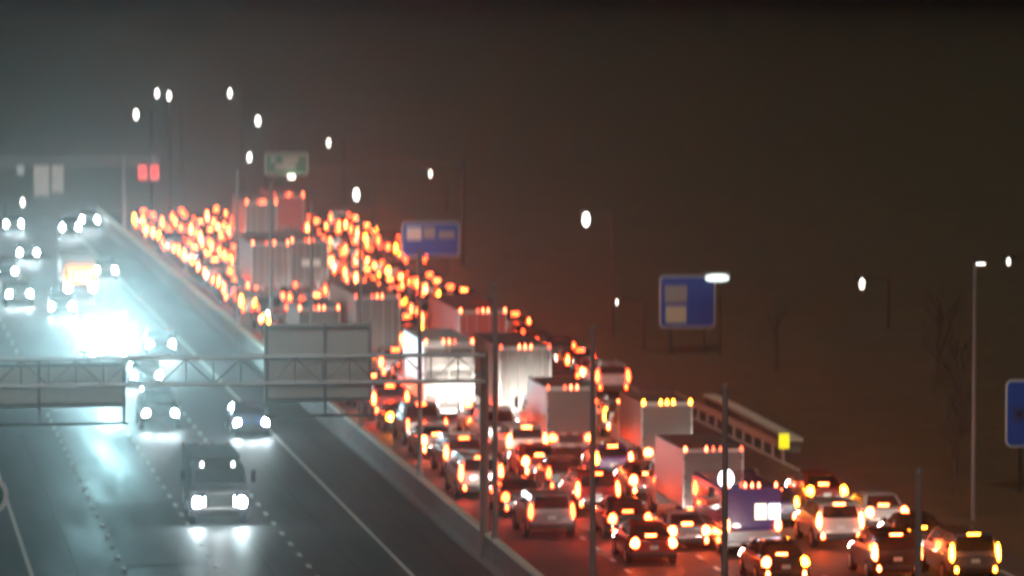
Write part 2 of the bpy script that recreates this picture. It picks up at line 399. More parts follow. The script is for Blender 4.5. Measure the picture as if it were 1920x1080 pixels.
panel_sign('service_sign', 'blue service sign with white logo panels beyond the far right of the jam', (43.6, 356, gz(43.6, 356)), 4.35, 2.55, 'sign_blue',
           [(-1.25, .45, 1.1, .95, 'sign_white'), (-.1, .5, .85, .85, 'sign_grey'), (1.2, .35, 1.2, .5, 'sign_grey')], 1.45)
panel_sign('service_sign', 'dark blue sign with two stacked cream logo panels on the brown verge', (49.1, 277, gz(49.1, 277)), 3.3, 3.05, 'sign_blue',
           [(-.68, .45, 1.3, 1.0, 'sign_grey'), (-.68, -.75, 1.22, .98, 'sign_cream'), (.75, .45, 1.2, .9, 'sign_blue'), (.75, -.75, 1.2, .95, 'sign_blue')], 1.5, rz=R(-3))
e = panel_sign('service_sign', 'blue service sign with a dark starburst mark cut by the right picture edge', (50.2, 197, gz(50.2, 197)), 3.3, 2.85, 'sign_blue',
           [(.2, .4, 1.3, 1.0, 'sign_white')], 1.85)
mb = MB()
for i in range(9):
    a = R(i * 40 + 12); r = .34 + .1 * (i % 2)
    mb.box(-.03, .03, -.075, -.047, 0, r)
    c, s_ = math.cos(a), math.sin(a)
    for q in range(8):
        x, y, z = mb.v[-8 + q]; mb.v[-8 + q] = (x * c - z * s_, y, x * s_ + z * c)
put('starburst', mb.mesh('starburst', 'sign_dark'), e, (-1.05, 0, 3.25))
# lamp added for the pale smear over the middle blue sign
e = empty('added_sign_lamp', (50.6, 274.5, gz(50.6, 274.5))); tag(e, 'whitish added lamp on a post over the corner of the blue sign on the verge', 'floodlight')
put('post', MB().tube((0, 0, -.3), (0, 0, 4.5), .06, .05).mesh('post', 'dark_steel'), e)
hd = put('lamp_head', MB().box(-1.0, .55, -.25, .25, 4.55, 4.8, .06).mesh('lamp_head', 'galvanised'), e)
put('lens', MB().dome(-.95, .5, -.34, -.1, 4.36, 4.72, 0, 12, 6).mesh('lens', 'smear_lit'), hd)
# green guide sign on a cantilever over the far jam
e = empty('guide_sign', (47.6, 368, 0)); tag(e, 'dim green guide sign hanging over the far end of the jam', 'road sign')
put('post', MB().tube((0, 0, 0), (0, 0, 8.6), .16, .13).mesh('post', 'dark_steel'), e)
put('arm', MB().tube((0, 0, 8.0), (-15.4, 0, 8.0), .09, .07).mesh('arm', 'dark_steel'), e)
b_ = put('border', round_rect(3.3, 1.65, .12, -.13, -.1).mesh('border', 'sign_white'), e, (-13.7, 0, 8.0))
f_ = put('sign_face', round_rect(3.18, 1.53, .1, -.16, -.131).mesh('sign_face', 'sign_green'), e, (-13.7, 0, 8.0))
for x0, x1, z in ((-1.25, -.85, .35), (-.3, .9, .3), (-.9, .7, -.2)):
    put('legend_block', MB().box(x0, x1, -.175, -.161, z - .14, z + .14).mesh('legend_block', 'sign_grey'), f_)
lf = put('lamp_fixture', MB().box(-13.6, -13.1, -.8, -.1, 6.95, 7.1, .03).mesh('lamp_fixture', 'street_lit_dim'), e)
# oval sign at the left edge
e = empty('oval_sign', (5.15, 175, gz(5.15, 175))); tag(e, 'white rimmed oval sign cut by the left picture edge above the caption height', 'road sign')
e['label'] = 'white rimmed oval road sign with dark centre at the left picture edge'
def oval(rx, rz_, y0, y1): return MB().rings([[(rx * math.cos(6.2832 * i / 28), y, rz_ * math.sin(6.2832 * i / 28)) for i in range(28)] for y in (y0, y1)])
put('rim', oval(.78, .75, -.02, .02).mesh('rim', 'sign_white', 40), e, (0, 0, 2.8))
put('sign_face', oval(.60, .58, -.04, -.021).mesh('sign_face', 'sign_green', 40), e, (0, 0, 2.8))
put('post', MB().tube((0, .06, -.2), (0, .06, 2.9), .045).mesh('post', 'galvanised'), e)

# ------------------------------------------------------------------ street lamps
def street_lamp(x, y, z, lit, label, size=.34, arm=-1.6):
    size *= .62
    zg = gz(x, y)
    e = empty('street_lamp', (x - arm, y, zg)); tag(e, label, 'street lamp', 'street lamps')
    h = z - zg
    put('shaft', MB().tube((0, 0, -.2), (0, 0, h + .25), .10, .06, 8).mesh('shaft', 'dark_steel', 40), e)
    put('arm', MB().tube((0, 0, h + .2), (arm, 0, h + .28), .045, .04, 6).mesh('arm', 'dark_steel', 40), e)
    hd = put('lamp_head', MB().box(arm - .4, arm + .4, -.2, .2, h + .16, h + .34, .05).mesh('lamp_head', 'dark_steel'), e)
    put('lens', MB().dome(arm - size / 2, arm + size / 2, -size / 2, size / 2, h - size * 1.7 + .15, h + .15, .1).mesh('lens', lit), hd)
LAMPS = [(30.4, 500, 8.8, 'street_lit', 'bright street lamp high above the far oncoming lanes, alone near the upper left', .75),
         (43.1, 500, 8.1, 'street_lit', 'bright street lamp above the dim green guide sign', .75),
         (40.5, 480, 4.9, 'street_lit', 'bright street lamp just left of the dim green guide sign', .62),
         (50.5, 500, 5.7, 'street_lit_dim', 'dim street lamp to the upper right of the green guide sign', .6),
         (47.0, 440, 2.9, 'street_lit', 'brightest far street lamp low over the end of the jam', .85),
         (45.1, 290, 7.5, 'street_lit', 'large bright street lamp standing alone over the dark verge', .72),
         (45.4, 280, 2.8, 'street_lit_dim', 'small low lamp left of the dark blue sign on the verge', .22),
         (60.2, 280, 3.9, 'street_lit_dim', 'small pale lamp on the dark slope right of the cream logo sign', .5),
         (55.1, 450, 4.2, 'street_lit_dim', 'faint tiny lamp above the far blue service sign', .45),
         (39.1, 600, 8.9, 'street_lit', 'far street lamp at the top, left one of the close pair', .7),
         (40.6, 600, 8.6, 'street_lit', 'far street lamp at the top, right one of the close pair', .7),
         (48.2, 600, 8.9, 'street_lit', 'far street lamp at the top between the pair and the dark sky', .7),
         (64.2, 260, 6.2, 'street_lit_dim', 'faint lamp near the right picture edge above the cut blue sign', .3),
         (16.0, 430, 2.6, 'street_lit', 'slender white lamp above the far left headlights', .5)]
for i, (x, y, z, lit, lab, size) in enumerate(LAMPS): street_lamp(x, y, max(z, gz(x, y) + 2.6), lit, lab, size, arm=(-1.6 if x > 24 else 1.6))
# tall slender mast on the verge
e = empty('lamp_mast', (44.8, 187, 0)); tag(e, 'tall slender grey mast on the right verge with a tiny lamp on top', 'mast')
put('shaft', MB().tube((0, 0, -.2), (0, 0, 10.3), .11, .07, 10).mesh('shaft', 'pole_grey', 40), e)
hd = put('lamp_head', MB().box(-.1, .5, -.12, .12, 10.3, 10.45, .03).mesh('lamp_head', 'dark_steel'), e)
put('lens', MB().box(.05, .4, -.08, .08, 10.24, 10.3).mesh('lens', 'street_lit_dim'), hd)

# ------------------------------------------------------------------ cars
def loft(stations, hw):
    """stations: (y, width factor, z bottom, z top), rear to front"""
    rings = []
    for (y, k, zb, zt) in stations:
        w = hw * k; h = zt - zb
        half = [(.0, zt), (w * .60, zt - .005), (w * .86, zt - .03), (w * .965, zt - .10 * h - .02), (w, zb + .62 * h), (w * .985, zb + .36 * h), (w * .95, zb + .08 * h), (w * .82, zb)]
        pts = half + [(-x, z) for x, z in reversed(half) if x > 0]
        rings.append([(x, y, z) for x, z in pts])
    mb = MB().rings(rings)
    return mb
SPECS = {
 'sedan': dict(L=4.75, hw=.92, st=[(0, .84, .40, .84), (.06, .91, .34, .96), (.25, .97, .28, 1.03), (.9, 1, .22, 1.05), (1.3, 1, .2, 1.0), (2.6, 1, .2, .97), (3.5, 1, .2, .96), (4.1, .98, .22, .88), (4.5, .92, .26, .76), (4.75, .80, .34, .62)],
               belt=(.72, 3.55, .81, .99), roof=(1.45, 2.75, .60, 1.45), tail=('h', .50, .87, .72, .90), plate=(.62, .76), wy=(.95, 3.75), wr=.33),
 'coupe': dict(L=4.4, hw=.90, st=[(0, .84, .38, .78), (.06, .91, .32, .88), (.25, .97, .26, .95), (.9, 1, .2, .98), (1.3, 1, .2, .95), (2.6, 1, .2, .92), (3.3, 1, .2, .9), (3.9, .98, .22, .82), (4.2, .92, .26, .7), (4.4, .80, .34, .58)],
               belt=(.45, 3.2, .79, .94), roof=(1.35, 2.4, .58, 1.34), tail=('h', .42, .86, .66, .80), plate=(.50, .64), wy=(.85, 3.45), wr=.33),
 'hatchback': dict(L=4.2, hw=.88, st=[(0, .86, .40, .92), (.06, .93, .34, 1.0), (.2, .98, .28, 1.04), (.8, 1, .22, 1.04), (1.3, 1, .2, 1.0), (2.5, 1, .2, .97), (3.1, 1, .2, .96), (3.6, .97, .22, .88), (4.0, .90, .26, .74), (4.2, .78, .34, .6)],
               belt=(.08, 3.15, .79, 1.0), roof=(.45, 2.3, .62, 1.5), tail=('v', .66, .86, .78, 1.06), plate=(.62, .76), wy=(.72, 3.35), wr=.32),
 'suv': dict(L=4.8, hw=.96, st=[(0, .88, .48, 1.02), (.06, .95, .40, 1.12), (.2, .99, .34, 1.17), (.9, 1, .3, 1.17), (1.4, 1, .28, 1.13), (2.6, 1, .28, 1.1), (3.5, 1, .28, 1.08), (4.2, .98, .3, 1.02), (4.6, .92, .36, .9), (4.8, .82, .44, .76)],
               belt=(.06, 3.6, .86, 1.13), roof=(.30, 2.75, .70, 1.74), tail=('v', .72, .925, .82, 1.26), plate=(.78, .92), wy=(.9, 3.85), wr=.37),
 'minivan': dict(L=5.1, hw=.98, st=[(0, .88, .46, 1.0), (.06, .95, .38, 1.08), (.2, .99, .32, 1.13), (.9, 1, .28, 1.13), (1.4, 1, .26, 1.1), (2.9, 1, .26, 1.08), (3.9, 1, .26, 1.06), (4.5, .97, .28, .96), (4.9, .90, .34, .82), (5.1, .78, .42, .68)],
               belt=(.06, 4.2, .88, 1.1), roof=(.28, 3.1, .72, 1.78), tail=('v', .76, .935, .80, 1.30), plate=(.74, .88), wy=(.95, 4.1), wr=.35),
 'pickup': dict(L=5.8, hw=1.0, st=[(0, .96, .58, 1.16), (.05, .98, .5, 1.2), (.3, 1, .46, 1.21), (1.2, 1, .44, 1.21), (2.0, 1, .42, 1.2), (3.4, 1, .42, 1.18), (4.4, 1, .42, 1.17), (5.2, .98, .44, 1.1), (5.6, .94, .48, .98), (5.8, .86, .52, .84)],
               belt=(1.95, 4.5, .90, 1.18), roof=(2.15, 3.75, .74, 1.88), tail=('v', .84, .985, .78, 1.14), plate=(.56, .70), wy=(1.15, 4.75), wr=.41),
}
CARS = {}
def mirrored(fn):
    return fn(1), fn(-1)
def build_spec(kind):
    s = SPECS[kind]; hw = s['hw']; d = {}
    d['body'] = loft(s['st'], hw).mesh('body', 'paint white', 32)
    (b0, b1, bw, bz), (r0, r1, rw, rz_) = s['belt'], s['roof']
    if kind == 'minivan' or kind == 'suv' or kind == 'hatchback': bw2 = bw
    zlo = bz - .12
    def cabring(t, inset=0.0):
        y0 = b0 + (r0 - b0) * t; y1 = b1 + (r1 - b1) * t; w_ = bw + (rw - bw) * t; z = bz + (rz_ - bz) * t
        return y0, y1, w_, z
    rings = []
    for t, sh in ((-.25, 0), (0, 0), (.5, 0), (.86, 0), (.97, .05), (1.0, .14)):
        y0, y1, w_, z = cabring(t); y0 += sh; y1 -= sh; w_ -= sh * .7
        c = .10
        rings.append([(-w_ + c, y0, z), (w_ - c, y0, z), (w_, y0 + c, z), (w_, (y0 + y1) / 2, z), (w_, y1 - c, z), (w_ - c, y1, z), (-w_ + c, y1, z), (-w_, y1 - c, z), (-w_, (y0 + y1) / 2, z), (-w_, y0 + c, z)])
    d['cabin'] = MB().rings(rings).mesh('cabin', 'paint white', 35)
    def pane(side):
        t0, t1 = .10, .84; o = .012
        y0a, y1a, wa, za = cabring(t0); y0b, y1b, wb, zb = cabring(t1)
        mb = MB()
        if side == 'rear':
            pts = [(-wa + .13, y0a - o, za), (wa - .13, y0a - o, za), (wb - .11, y0b - o, zb), (-wb + .11, y0b - o, zb)]
            back = [(x, y + .02, z) for x, y, z in pts]; mb.rings([pts, back])
            mb.f = [tuple(reversed(f)) for f in mb.f]
        elif side == 'front':
            pts = [(wa - .1, y1a + o, za), (-wa + .1, y1a + o, za), (-wb + .09, y1b + o, zb), (wb - .09, y1b + o, zb)]
            back = [(x, y - .02, z) for x, y, z in pts]; mb.rings([pts, back])
            mb.f = [tuple(reversed(f)) for f in mb.f]
        else:
            sgn = side
            for (u0, u1) in ((.05, .46), (.50, .94)):
                def P_(u, t):
                    y0, y1, w_, z = cabring(t); return (sgn * (w_ + o), y0 + .12 + (y1 - y0 - .24) * u, z)
                pts = [P_(u0, t0), P_(u1, t0), P_(u1, t1), P_(u0, t1)]
                if u0 < .1: pts[3] = P_(u0 + .03, t1)
                back = [(x - sgn * .02, y, z) for x, y, z in pts]; mb.rings([pts, back] if sgn < 0 else [back, pts])
        return mb
    d['rear_window'] = pane('rear').mesh('rear_window', 'glass')
    d['windshield'] = pane('front').mesh('windshield', 'glass')
    d['side_window_r'] = pane(1).mesh('side_window', 'glass'); d['side_window_l'] = pane(-1).mesh('side_window', 'glass')
    ty, x0, x1, z0, z1 = s['tail']
    for sgn, nm in ((1, 'r'), (-1, 'l')):
        a, b = (x0, x1 * hw / .95 if False else x1) if sgn > 0 else (-x1, -x0)
        a, b = (x0 * 1.0, hw * .955) if sgn > 0 else (-hw * .955, -x0 * 1.0)
        d['tail_light_' + nm] = MB().dome(a - (.03 if sgn > 0 else .02), b + (.02 if sgn > 0 else .03), -.08, .30, z0 - .06, z1 + .14, .4).mesh('tail_light', 'brake_lit', 80)
        fh = s['st'][-2][3]
        d['headlight_' + nm] = MB().dome(*((.46, hw * .93) if sgn > 0 else (-hw * .93, -.46)), s['L'] - .33, s['L'] + .03, fh - .26, fh + .06, .3).mesh('headlight', 'head_jam')
        d['wheel_arch'] = None
        zm = bz + .06
        d['mirror_' + nm] = MB().box(*((bw + .02, bw + .24) if sgn > 0 else (-bw - .24, -bw - .02)), b1 - .55, b1 - .42, zm, zm + .15, .03).mesh('mirror', 'paint white')
    hz = rz_ - .07
    d['high_brake_light'] = MB().box(-.22, .22, r0 - .02, r0 + .08, hz, hz + .05, .01).mesh('high_brake_light', 'brake_lit')
    if kind == 'sedan' or kind == 'coupe':
        y0, y1, w_, z = cabring(.12)
        d['high_brake_light'] = MB().box(-.20, .20, y0 - .06, y0 + .02, z - .02, z + .03, .008).mesh('high_brake_light', 'brake_lit')
    pz0, pz1 = s['plate']
    zr = s['st'][0][2] + .03
    for sgn, nm in ((1, 'r'), (-1, 'l')):
        d['added_bumper_light_' + nm] = MB().dome(*sorted((sgn * hw * .62, sgn * hw * .82)), -.11, .05, zr - .09, zr + .12, .3, 8, 5).mesh('added_bumper_light', 'tail_lit', 80)  # extra lamp pair, added to thicken the field of lights
    d['license_plate'] = MB().box(-.16, .16, -.028, .05, pz0, pz1).mesh('license_plate', 'plate')
    zb0 = s['st'][0][2]
    d['rear_bumper'] = MB().box(-hw * .93, hw * .93, -.06, .22, zb0 - .08, zb0 + .14, .05).mesh('rear_bumper', 'black_trim' if kind != 'pickup' else 'chrome')
    fb0 = s['st'][-1][2]
    d['front_bumper'] = MB().box(-hw * .86, hw * .86, s['L'] - .25, s['L'] + .04, fb0 - .1, fb0 + .12, .05).mesh('front_bumper', 'black_trim')
    d['grille'] = MB().box(-.42, .42, s['L'] - .12, s['L'] + .015, fb0 + .13, fb0 + .27, .01).mesh('grille', 'black_trim')
    wr = s['wr']
    d['wheel'] = MB().tube((-.11, 0, 0), (.11, 0, 0), wr, wr, 18).mesh('wheel', 'rubber', 40)
    d['rim'] = MB().tube((.105, 0, 0), (.125, 0, 0), wr * .66, wr * .58, 14).mesh('rim', 'rim', 40)
    d['arch'] = MB().rings([[(x, (wr + .055) * math.cos(R(a)), max(-.02, (wr + .055) * math.sin(R(a)))) for a in range(0, 181, 15)] for x in (-.12, .0)]).mesh('wheel_arch', 'black_trim')
    if kind == 'pickup':
        d['cargo_bed'] = MB().box(-.84, .84, .12, 1.85, 1.02, 1.225).mesh('cargo_bed', 'black_trim')
        d['tailgate'] = MB().box(-.80, .80, -.02, .06, .72, 1.19, .02).mesh('tailgate', 'paint white')
    CARS[kind] = d
for k in SPECS: build_spec(k)

HOT = ['brake_lit', 'brake_lit', 'brake_lit', 'brake_hot', 'brake_hot', 'tail_lit', 'tail_lit']
def place_car(kind, colour, x, y, label, group, oncoming=False, full=True, tail=None, amber=None, beam=True, head='head_jam', z=0.0, power=1.0):
    s = SPECS[kind]; d = CARS[kind]; hw = s['hw']
    name = {'suv': 'sport_utility_car', 'pickup': 'pickup_truck', 'minivan': 'minivan', 'hatchback': 'hatchback_car', 'sedan': 'sedan_car', 'coupe': 'coupe_car'}[kind]
    rz0 = random.uniform(-.012, .012) + (math.pi if oncoming else 0)
    e = empty(name, (x, y, z), rz0)                # origin: ground under the rear bumper
    cat = {'suv': 'SUV', 'pickup': 'pickup truck', 'minivan': 'minivan'}.get(kind, 'car')
    tag(e, label, cat, group)
    pn = 'paint ' + colour
    tl = tail or random.choice(HOT)
    bl = random.random() < .6
    body = put('body', d['body'], e, override=pn); cab = put('cabin', d['cabin'], e, override=pn)
    put('rear_window', d['rear_window'], cab); put('windshield', d['windshield'], cab)
    put('side_window', d['side_window_l'], cab); put('side_window', d['side_window_r'], cab)
    for sd in 'lr':
        t = tl
        if amber == sd or amber == 'both': t = 'amber_lit'
        put('tail_light', d['tail_light_' + sd], e, override=t)
        put('headlight', d['headlight_' + sd], e, override=head)
        if bl and not oncoming: put('added_bumper_light', d['added_bumper_light_' + sd], e, override=tl if tl != 'lamp_off' else 'tail_lit')
    put('high_brake_light', d['high_brake_light'], e, override=tl if tl != 'tail_lit' else 'lamp_off')
    put('license_plate', d['license_plate'], e); put('rear_bumper', d['rear_bumper'], e)
    put('front_bumper', d['front_bumper'], e); put('grille', d['grille'], e)
    if kind == 'pickup':
        put('cargo_bed', d['cargo_bed'], e); put('tailgate', d['tailgate'], e, override=pn)
    if full:
        for sd in 'lr': put('mirror', d['mirror_' + sd], e, override=pn)
    for wy in s['wy']:
        for sgn in (1, -1):
            if not full and not (sgn < 0 or wy == s['wy'][0]): continue
            put('wheel_arch', d['arch'], body, (sgn * (hw + .008) + (.0 if sgn > 0 else .12), wy, s['wr']))
            wo = put('wheel', d['wheel'], e, (sgn * (hw - .095), wy, s['wr']), (0, 0, 0 if sgn > 0 else math.pi))
            if full: put('rim', d['rim'], wo)
    if beam:
        if oncoming: spot('headlight_beam', e, (0, s['L'] + .08, .75), (0, 1, -.045), P_ONC_BEAM, 50, .9, (.86, .96, 1.0))
        else: spot('headlight_beam', e, (0, s['L'] + .08, .72), (0, 1, -.03 if power > 1 else -.06), P_JAM_BEAM * power, 75, .9, (1, .93, .82))
    return e

# ------------------------------------------------------------------ trucks
def wheel_set(e, y, half, r, pairs=2, w=.25):
    mw = MB().tube((-w / 2, 0, 0), (w / 2, 0, 0), r, r, 18).mesh('wheel', 'rubber', 40)
    mh = MB().tube((w / 2 - .02, 0, 0), (w / 2 + .015, 0, 0), r * .55, r * .45, 12).mesh('hub', 'rim', 40)
    for sgn in (1, -1):
        for k in range(pairs):
            o = put('wheel', mw, e, (sgn * (half - w / 2 - k * (w + .04)), y, r), (0, 0, 0 if sgn > 0 else math.pi))
            if k == 0: put('hub', mh, o)
def make_truck(x, y, label, W=2.5, H=3.4, floor=1.05, L=7.5, skin='trailer_white', doors='roll', cab='paint white', lights='clearance_lit', tail='brake_lit',
               oncoming=False, name='box_truck', cat='truck', semi=False, extra=None, head='head_jam', beam=True, group=None, power=1.0):
    e = empty(name, (x, y, 0), math.pi if oncoming else 0); tag(e, label, cat, group)
    hw = W / 2
    lights_ = [lights if random.random() < .55 or lights != 'clearance_lit' else 'clearance_dim' for _ in range(5)]
    cb = put('cargo_box', MB().box(-hw, hw, .06, L, floor, H, .035).mesh('cargo_box', skin), e)
    fr = .09
    for (a, b, c_, d_) in ((-hw, -hw + fr, floor, H), (hw - fr, hw, floor, H)):
        put('door_frame', MB().box(a, b, 0, .055, c_, d_).mesh('door_frame', 'galvanised'), cb)
    put('door_header', MB().box(-hw + fr, hw - fr, 0, .055, H - .16, H).mesh('door_header', 'galvanised'), cb)
    if doors == 'roll':
        n_ = 7; z0 = floor + .06; hh = (H - .18 - z0) / n_
        sm = MB().box(-hw + fr + .01, hw - fr - .01, .012, .058, 0, hh - .025).mesh('door_slat', skin)
        for i in range(n_): put('door_slat', sm, cb, (0, 0, z0 + i * hh))
    elif doors == 'swing':
        for sgn in (-1, 1):
            a, b = sorted((sgn * .012, sgn * (hw - fr - .012)))
            dr = put('rear_door', MB().box(a, b, .01, .058, floor + .04, H - .17).mesh('rear_door', skin), cb)
            for q in (.28, .72):
                xx = a + (b - a) * q; put('lock_rod', MB().tube((xx, -.012, floor + .05), (xx, -.012, H - .18), .018, None, 6).mesh('lock_rod', 'galvanised'), dr)
    elif doors == 'stacked':                     # load of pale bundles in rows
        z = floor + .05; i = 0
        while z < H - .55:
            hh = (.34, .46, .30, .42)[i % 4]
            for a, b in ((-hw + .12, -.03), (.03, hw - .12)):
                put('load_bundle', MB().box(a, b, -.04 + .03 * (i % 2), .058, z, z + hh - .07, .03).mesh('load_bundle', 'sign_white' if i % 3 else 'trailer_grey'), cb)
            z += hh; i += 1
    for i in range(int((W - .2) / .28)):
        put('tape_block', MB().box(0, .27, -.016, -.002, floor + .0, floor + .055).mesh('tape_block', 'tape_red' if i % 2 else 'sign_white'), cb, (-hw + .1 + i * .28, 0, 0))
    if doors in ('swing', 'roll'):
        for sgn in (-1, 1):
            for zz in (.18, .5, .82): put('hinge', MB().box(*sorted((sgn * (hw - .16), sgn * (hw - .05))), -.02, -.001, floor + (H - floor) * zz, floor + (H - floor) * zz + .09).mesh('hinge', 'dark_steel'), cb)
    # bumper, mud flaps
    put('under_ride_bar', MB().box(-hw * .92, hw * .92, -.02, .1, .48, .62, .02).mesh('under_ride_bar', 'galvanised'), e)
    for sgn in (-1, 1):
        put('bar_strut', MB().box(*sorted((sgn * .55, sgn * .65)), .0, .08, .62, floor).mesh('bar_strut', 'galvanised'), e)
        put('mud_flap', MB().box(*sorted((sgn * (hw - .68), sgn * (hw - .06))), .45, .47, .18, floor - .06).mesh('mud_flap', 'rubber'), e)
        put('tail_light', MB().dome(*sorted((sgn * (hw - .52), sgn * (hw - .1))), -.08, .05, floor - .30, floor - .02, .25).mesh('tail_light', tail), e)
        put('corner_light', MB().dome(*sorted((sgn * (hw - .18), sgn * (hw - .02))), -.06, .05, H - .10, H + .10, .4).mesh('corner_light', lights_[0 if sgn < 0 else 4]), e)
    for i_, q in enumerate((-.28, 0, .28)):
        put('clearance_light', MB().dome(q - .06, q + .06, -.06, .05, H - .10, H + .10, .4).mesh('clearance_light', lights_[1 + i_]), e)
    put('license_plate', MB().box(-.16, .16, -.05, -.021, .48, .62).mesh('license_plate', 'plate'), e)
    wheel_set(e, 1.3, hw, .5)
    if semi: wheel_set(e, 2.55, hw, .5)
    # cab
    y0 = L + (.9 if semi else .12); cl = 2.6 if semi else 1.9; ch = 3.2 if semi else 2.45
    yc = y0 + cl
    c_ = put('cab', MB().rings([[(sx * w_, yy, zz) for sx, yy in ((-1, y0), (1, y0), (1, y1), (-1, y1))] for (w_, zz, y1) in ((1.1, .5, yc + .5), (1.18, .9, yc + .55), (1.18, 1.35, yc + .45), (1.16, 1.5, yc + .15), (1.05, ch - .25, yc - .45), (.9, ch, yc - .7))]).mesh('cab', cab), e)
    put('windshield', MB().quad((-1.02, yc + .135, 1.56), (-.94, yc - .40, ch - .32), (.94, yc - .40, ch - .32), (1.02, yc + .135, 1.56)).mesh('windshield', 'glass'), c_, (0, .03, .02))
    put('grille', MB().box(-.6, .6, yc + .5, yc + .585, .72, 1.25, .02).mesh('grille', 'chrome'), c_)
    put('front_bumper', MB().box(-1.15, 1.15, yc + .35, yc + .68, .4, .68, .04).mesh('front_bumper', 'chrome'), c_)
    for sgn in (-1, 1):
        put('headlight', MB().dome(*sorted((sgn * .68, sgn * 1.1)), yc + .40, yc + .66, .70, 1.1, .25).mesh('headlight', head), e)
        put('side_window', MB().quad(*[(sgn * (1.175 - .0), y0 + .7, 1.5), (sgn * 1.175, yc - .05, 1.5), (sgn * 1.075, yc - .5, ch - .35), (sgn * 1.075, y0 + .75, ch - .35)]).mesh('side_window', 'glass'), c_)
        put('mirror', MB().box(*sorted((sgn * 1.3, sgn * 1.5)), yc - .2, yc - .12, 1.6, 2.1, .02).mesh('mirror', 'black_trim'), c_)
    put('chassis', MB().box(-.5, .5, .3, yc, .6, floor - .01).mesh('chassis', 'black_trim'), e)
    wheel_set(e, yc - .3, 1.15, .48, 1)
    if semi: wheel_set(e, L - .6, 1.2, .5)
    if beam:
        if oncoming: spot('headlight_beam', e, (0, yc + .75, .95), (0, 1, -.05), P_ONC_BEAM, 50, .9, (.86, .96, 1.0))
        else: spot('headlight_beam', e, (0, yc + .75, .9), (0, 1, .05 if power > 1 else -.06), P_JAM_BEAM * power, 75, .9, (1, .93, .82))
    if extra: extra(e)
    return e

JAM = []                                          # (lane, y0, y1) taken stretches
def take(lane, y0, y1): JAM.append((lane, y0, y1))
JG = 'trucks in the jam'
LX = [26.75, 29.98, 33.35, 36.74, 40.12, 43.9]
make_truck(33.55, 183.4, 'pale box truck with grey roller door, behind the violet bus in the third lane', W=2.42, H=3.34, L=6.4, skin='trailer_grey', group=JG); take(2, 183, 192)
make_truck(32.75, 215.0, 'small plain grey box truck left of the blue lit car in mid jam', W=2.3, H=3.2, L=6.0, skin='trailer_grey', group=JG, power=24.0); take(2, 214, 224.5)
make_truck(32.5, 228.0, 'tall grey box truck beside the truck with stacked white load', W=2.55, H=4.1, L=9.5, skin='trailer_grey', doors='swing', group=JG); take(2, 227, 241)
make_truck(29.5, 233.4, 'truck with rows of white stacked load showing at its back', W=2.5, H=4.0, L=9.0, skin='trailer_white', doors='stacked', group=JG, lights='clearance_lit'); take(1, 232, 246.5)
make_truck(34.0, 254.6, 'tall semi trailer with reddish side behind the grey box truck', W=2.6, H=4.1, L=13.5, skin='trailer_red', doors='swing', semi=True, name='semi_truck', group=JG); take(2, 253.5, 273)  # red light on its side is put into the skin colour
make_truck(35.9, 207.6, 'grey truck under bright amber roof lights in the fourth lane', W=2.3, H=3.1, L=6.0, skin='trailer_grey', doors='roll', lights='amber_lit', tail='brake_hot', group=JG); take(3, 206.5, 217)
make_truck(29.75, 267.6, 'tan grey trailer in the second lane behind the overhead sign backs', W=2.6, H=4.1, L=13.5, skin='trailer_grey', doors='swing', semi=True, name='semi_truck', group=JG); take(1, 266.5, 286)
make_truck(26.9, 272.0, 'low grey truck in the inner lane seen just above the sign backs', W=2.4, H=3.2, L=7.0, skin='trailer_grey', doors='roll', tail='amber_lit', group=JG); take(0, 271, 283)
make_truck(28.95, 326.4, 'greenish grey trailer in the second lane at the far jam', W=2.6, H=4.1, L=13.5, skin='trailer_grey', doors='swing', semi=True, name='semi_truck', group=JG); take(1, 325.5, 345)
make_truck(31.95, 329.6, 'grey trailer with a pale door plate at the far jam', W=2.6, H=4.1, L=13.5, skin='trailer_grey', doors='swing', semi=True, name='semi_truck', group=JG,
           extra=lambda e: put('door_plate', MB().box(-.55, .75, -.045, -.03, 2.3, 2.75).mesh('door_plate', 'sign_white'), e)); take(2, 328.5, 348)
make_truck(34.0, 391.5, 'farthest grey trailer with red corner lights at the jam end', W=2.6, H=4.1, L=13.5, skin='trailer_grey', doors='swing', semi=True, name='semi_truck', group=JG); take(2, 390.5, 411)
make_truck(37.5, 404.8, 'red box trailer at the far end of the jam', W=2.6, H=4.1, L=13.5, skin='trailer_red', doors='roll', semi=True, name='semi_truck', group=JG); take(3, 403.8, 424)

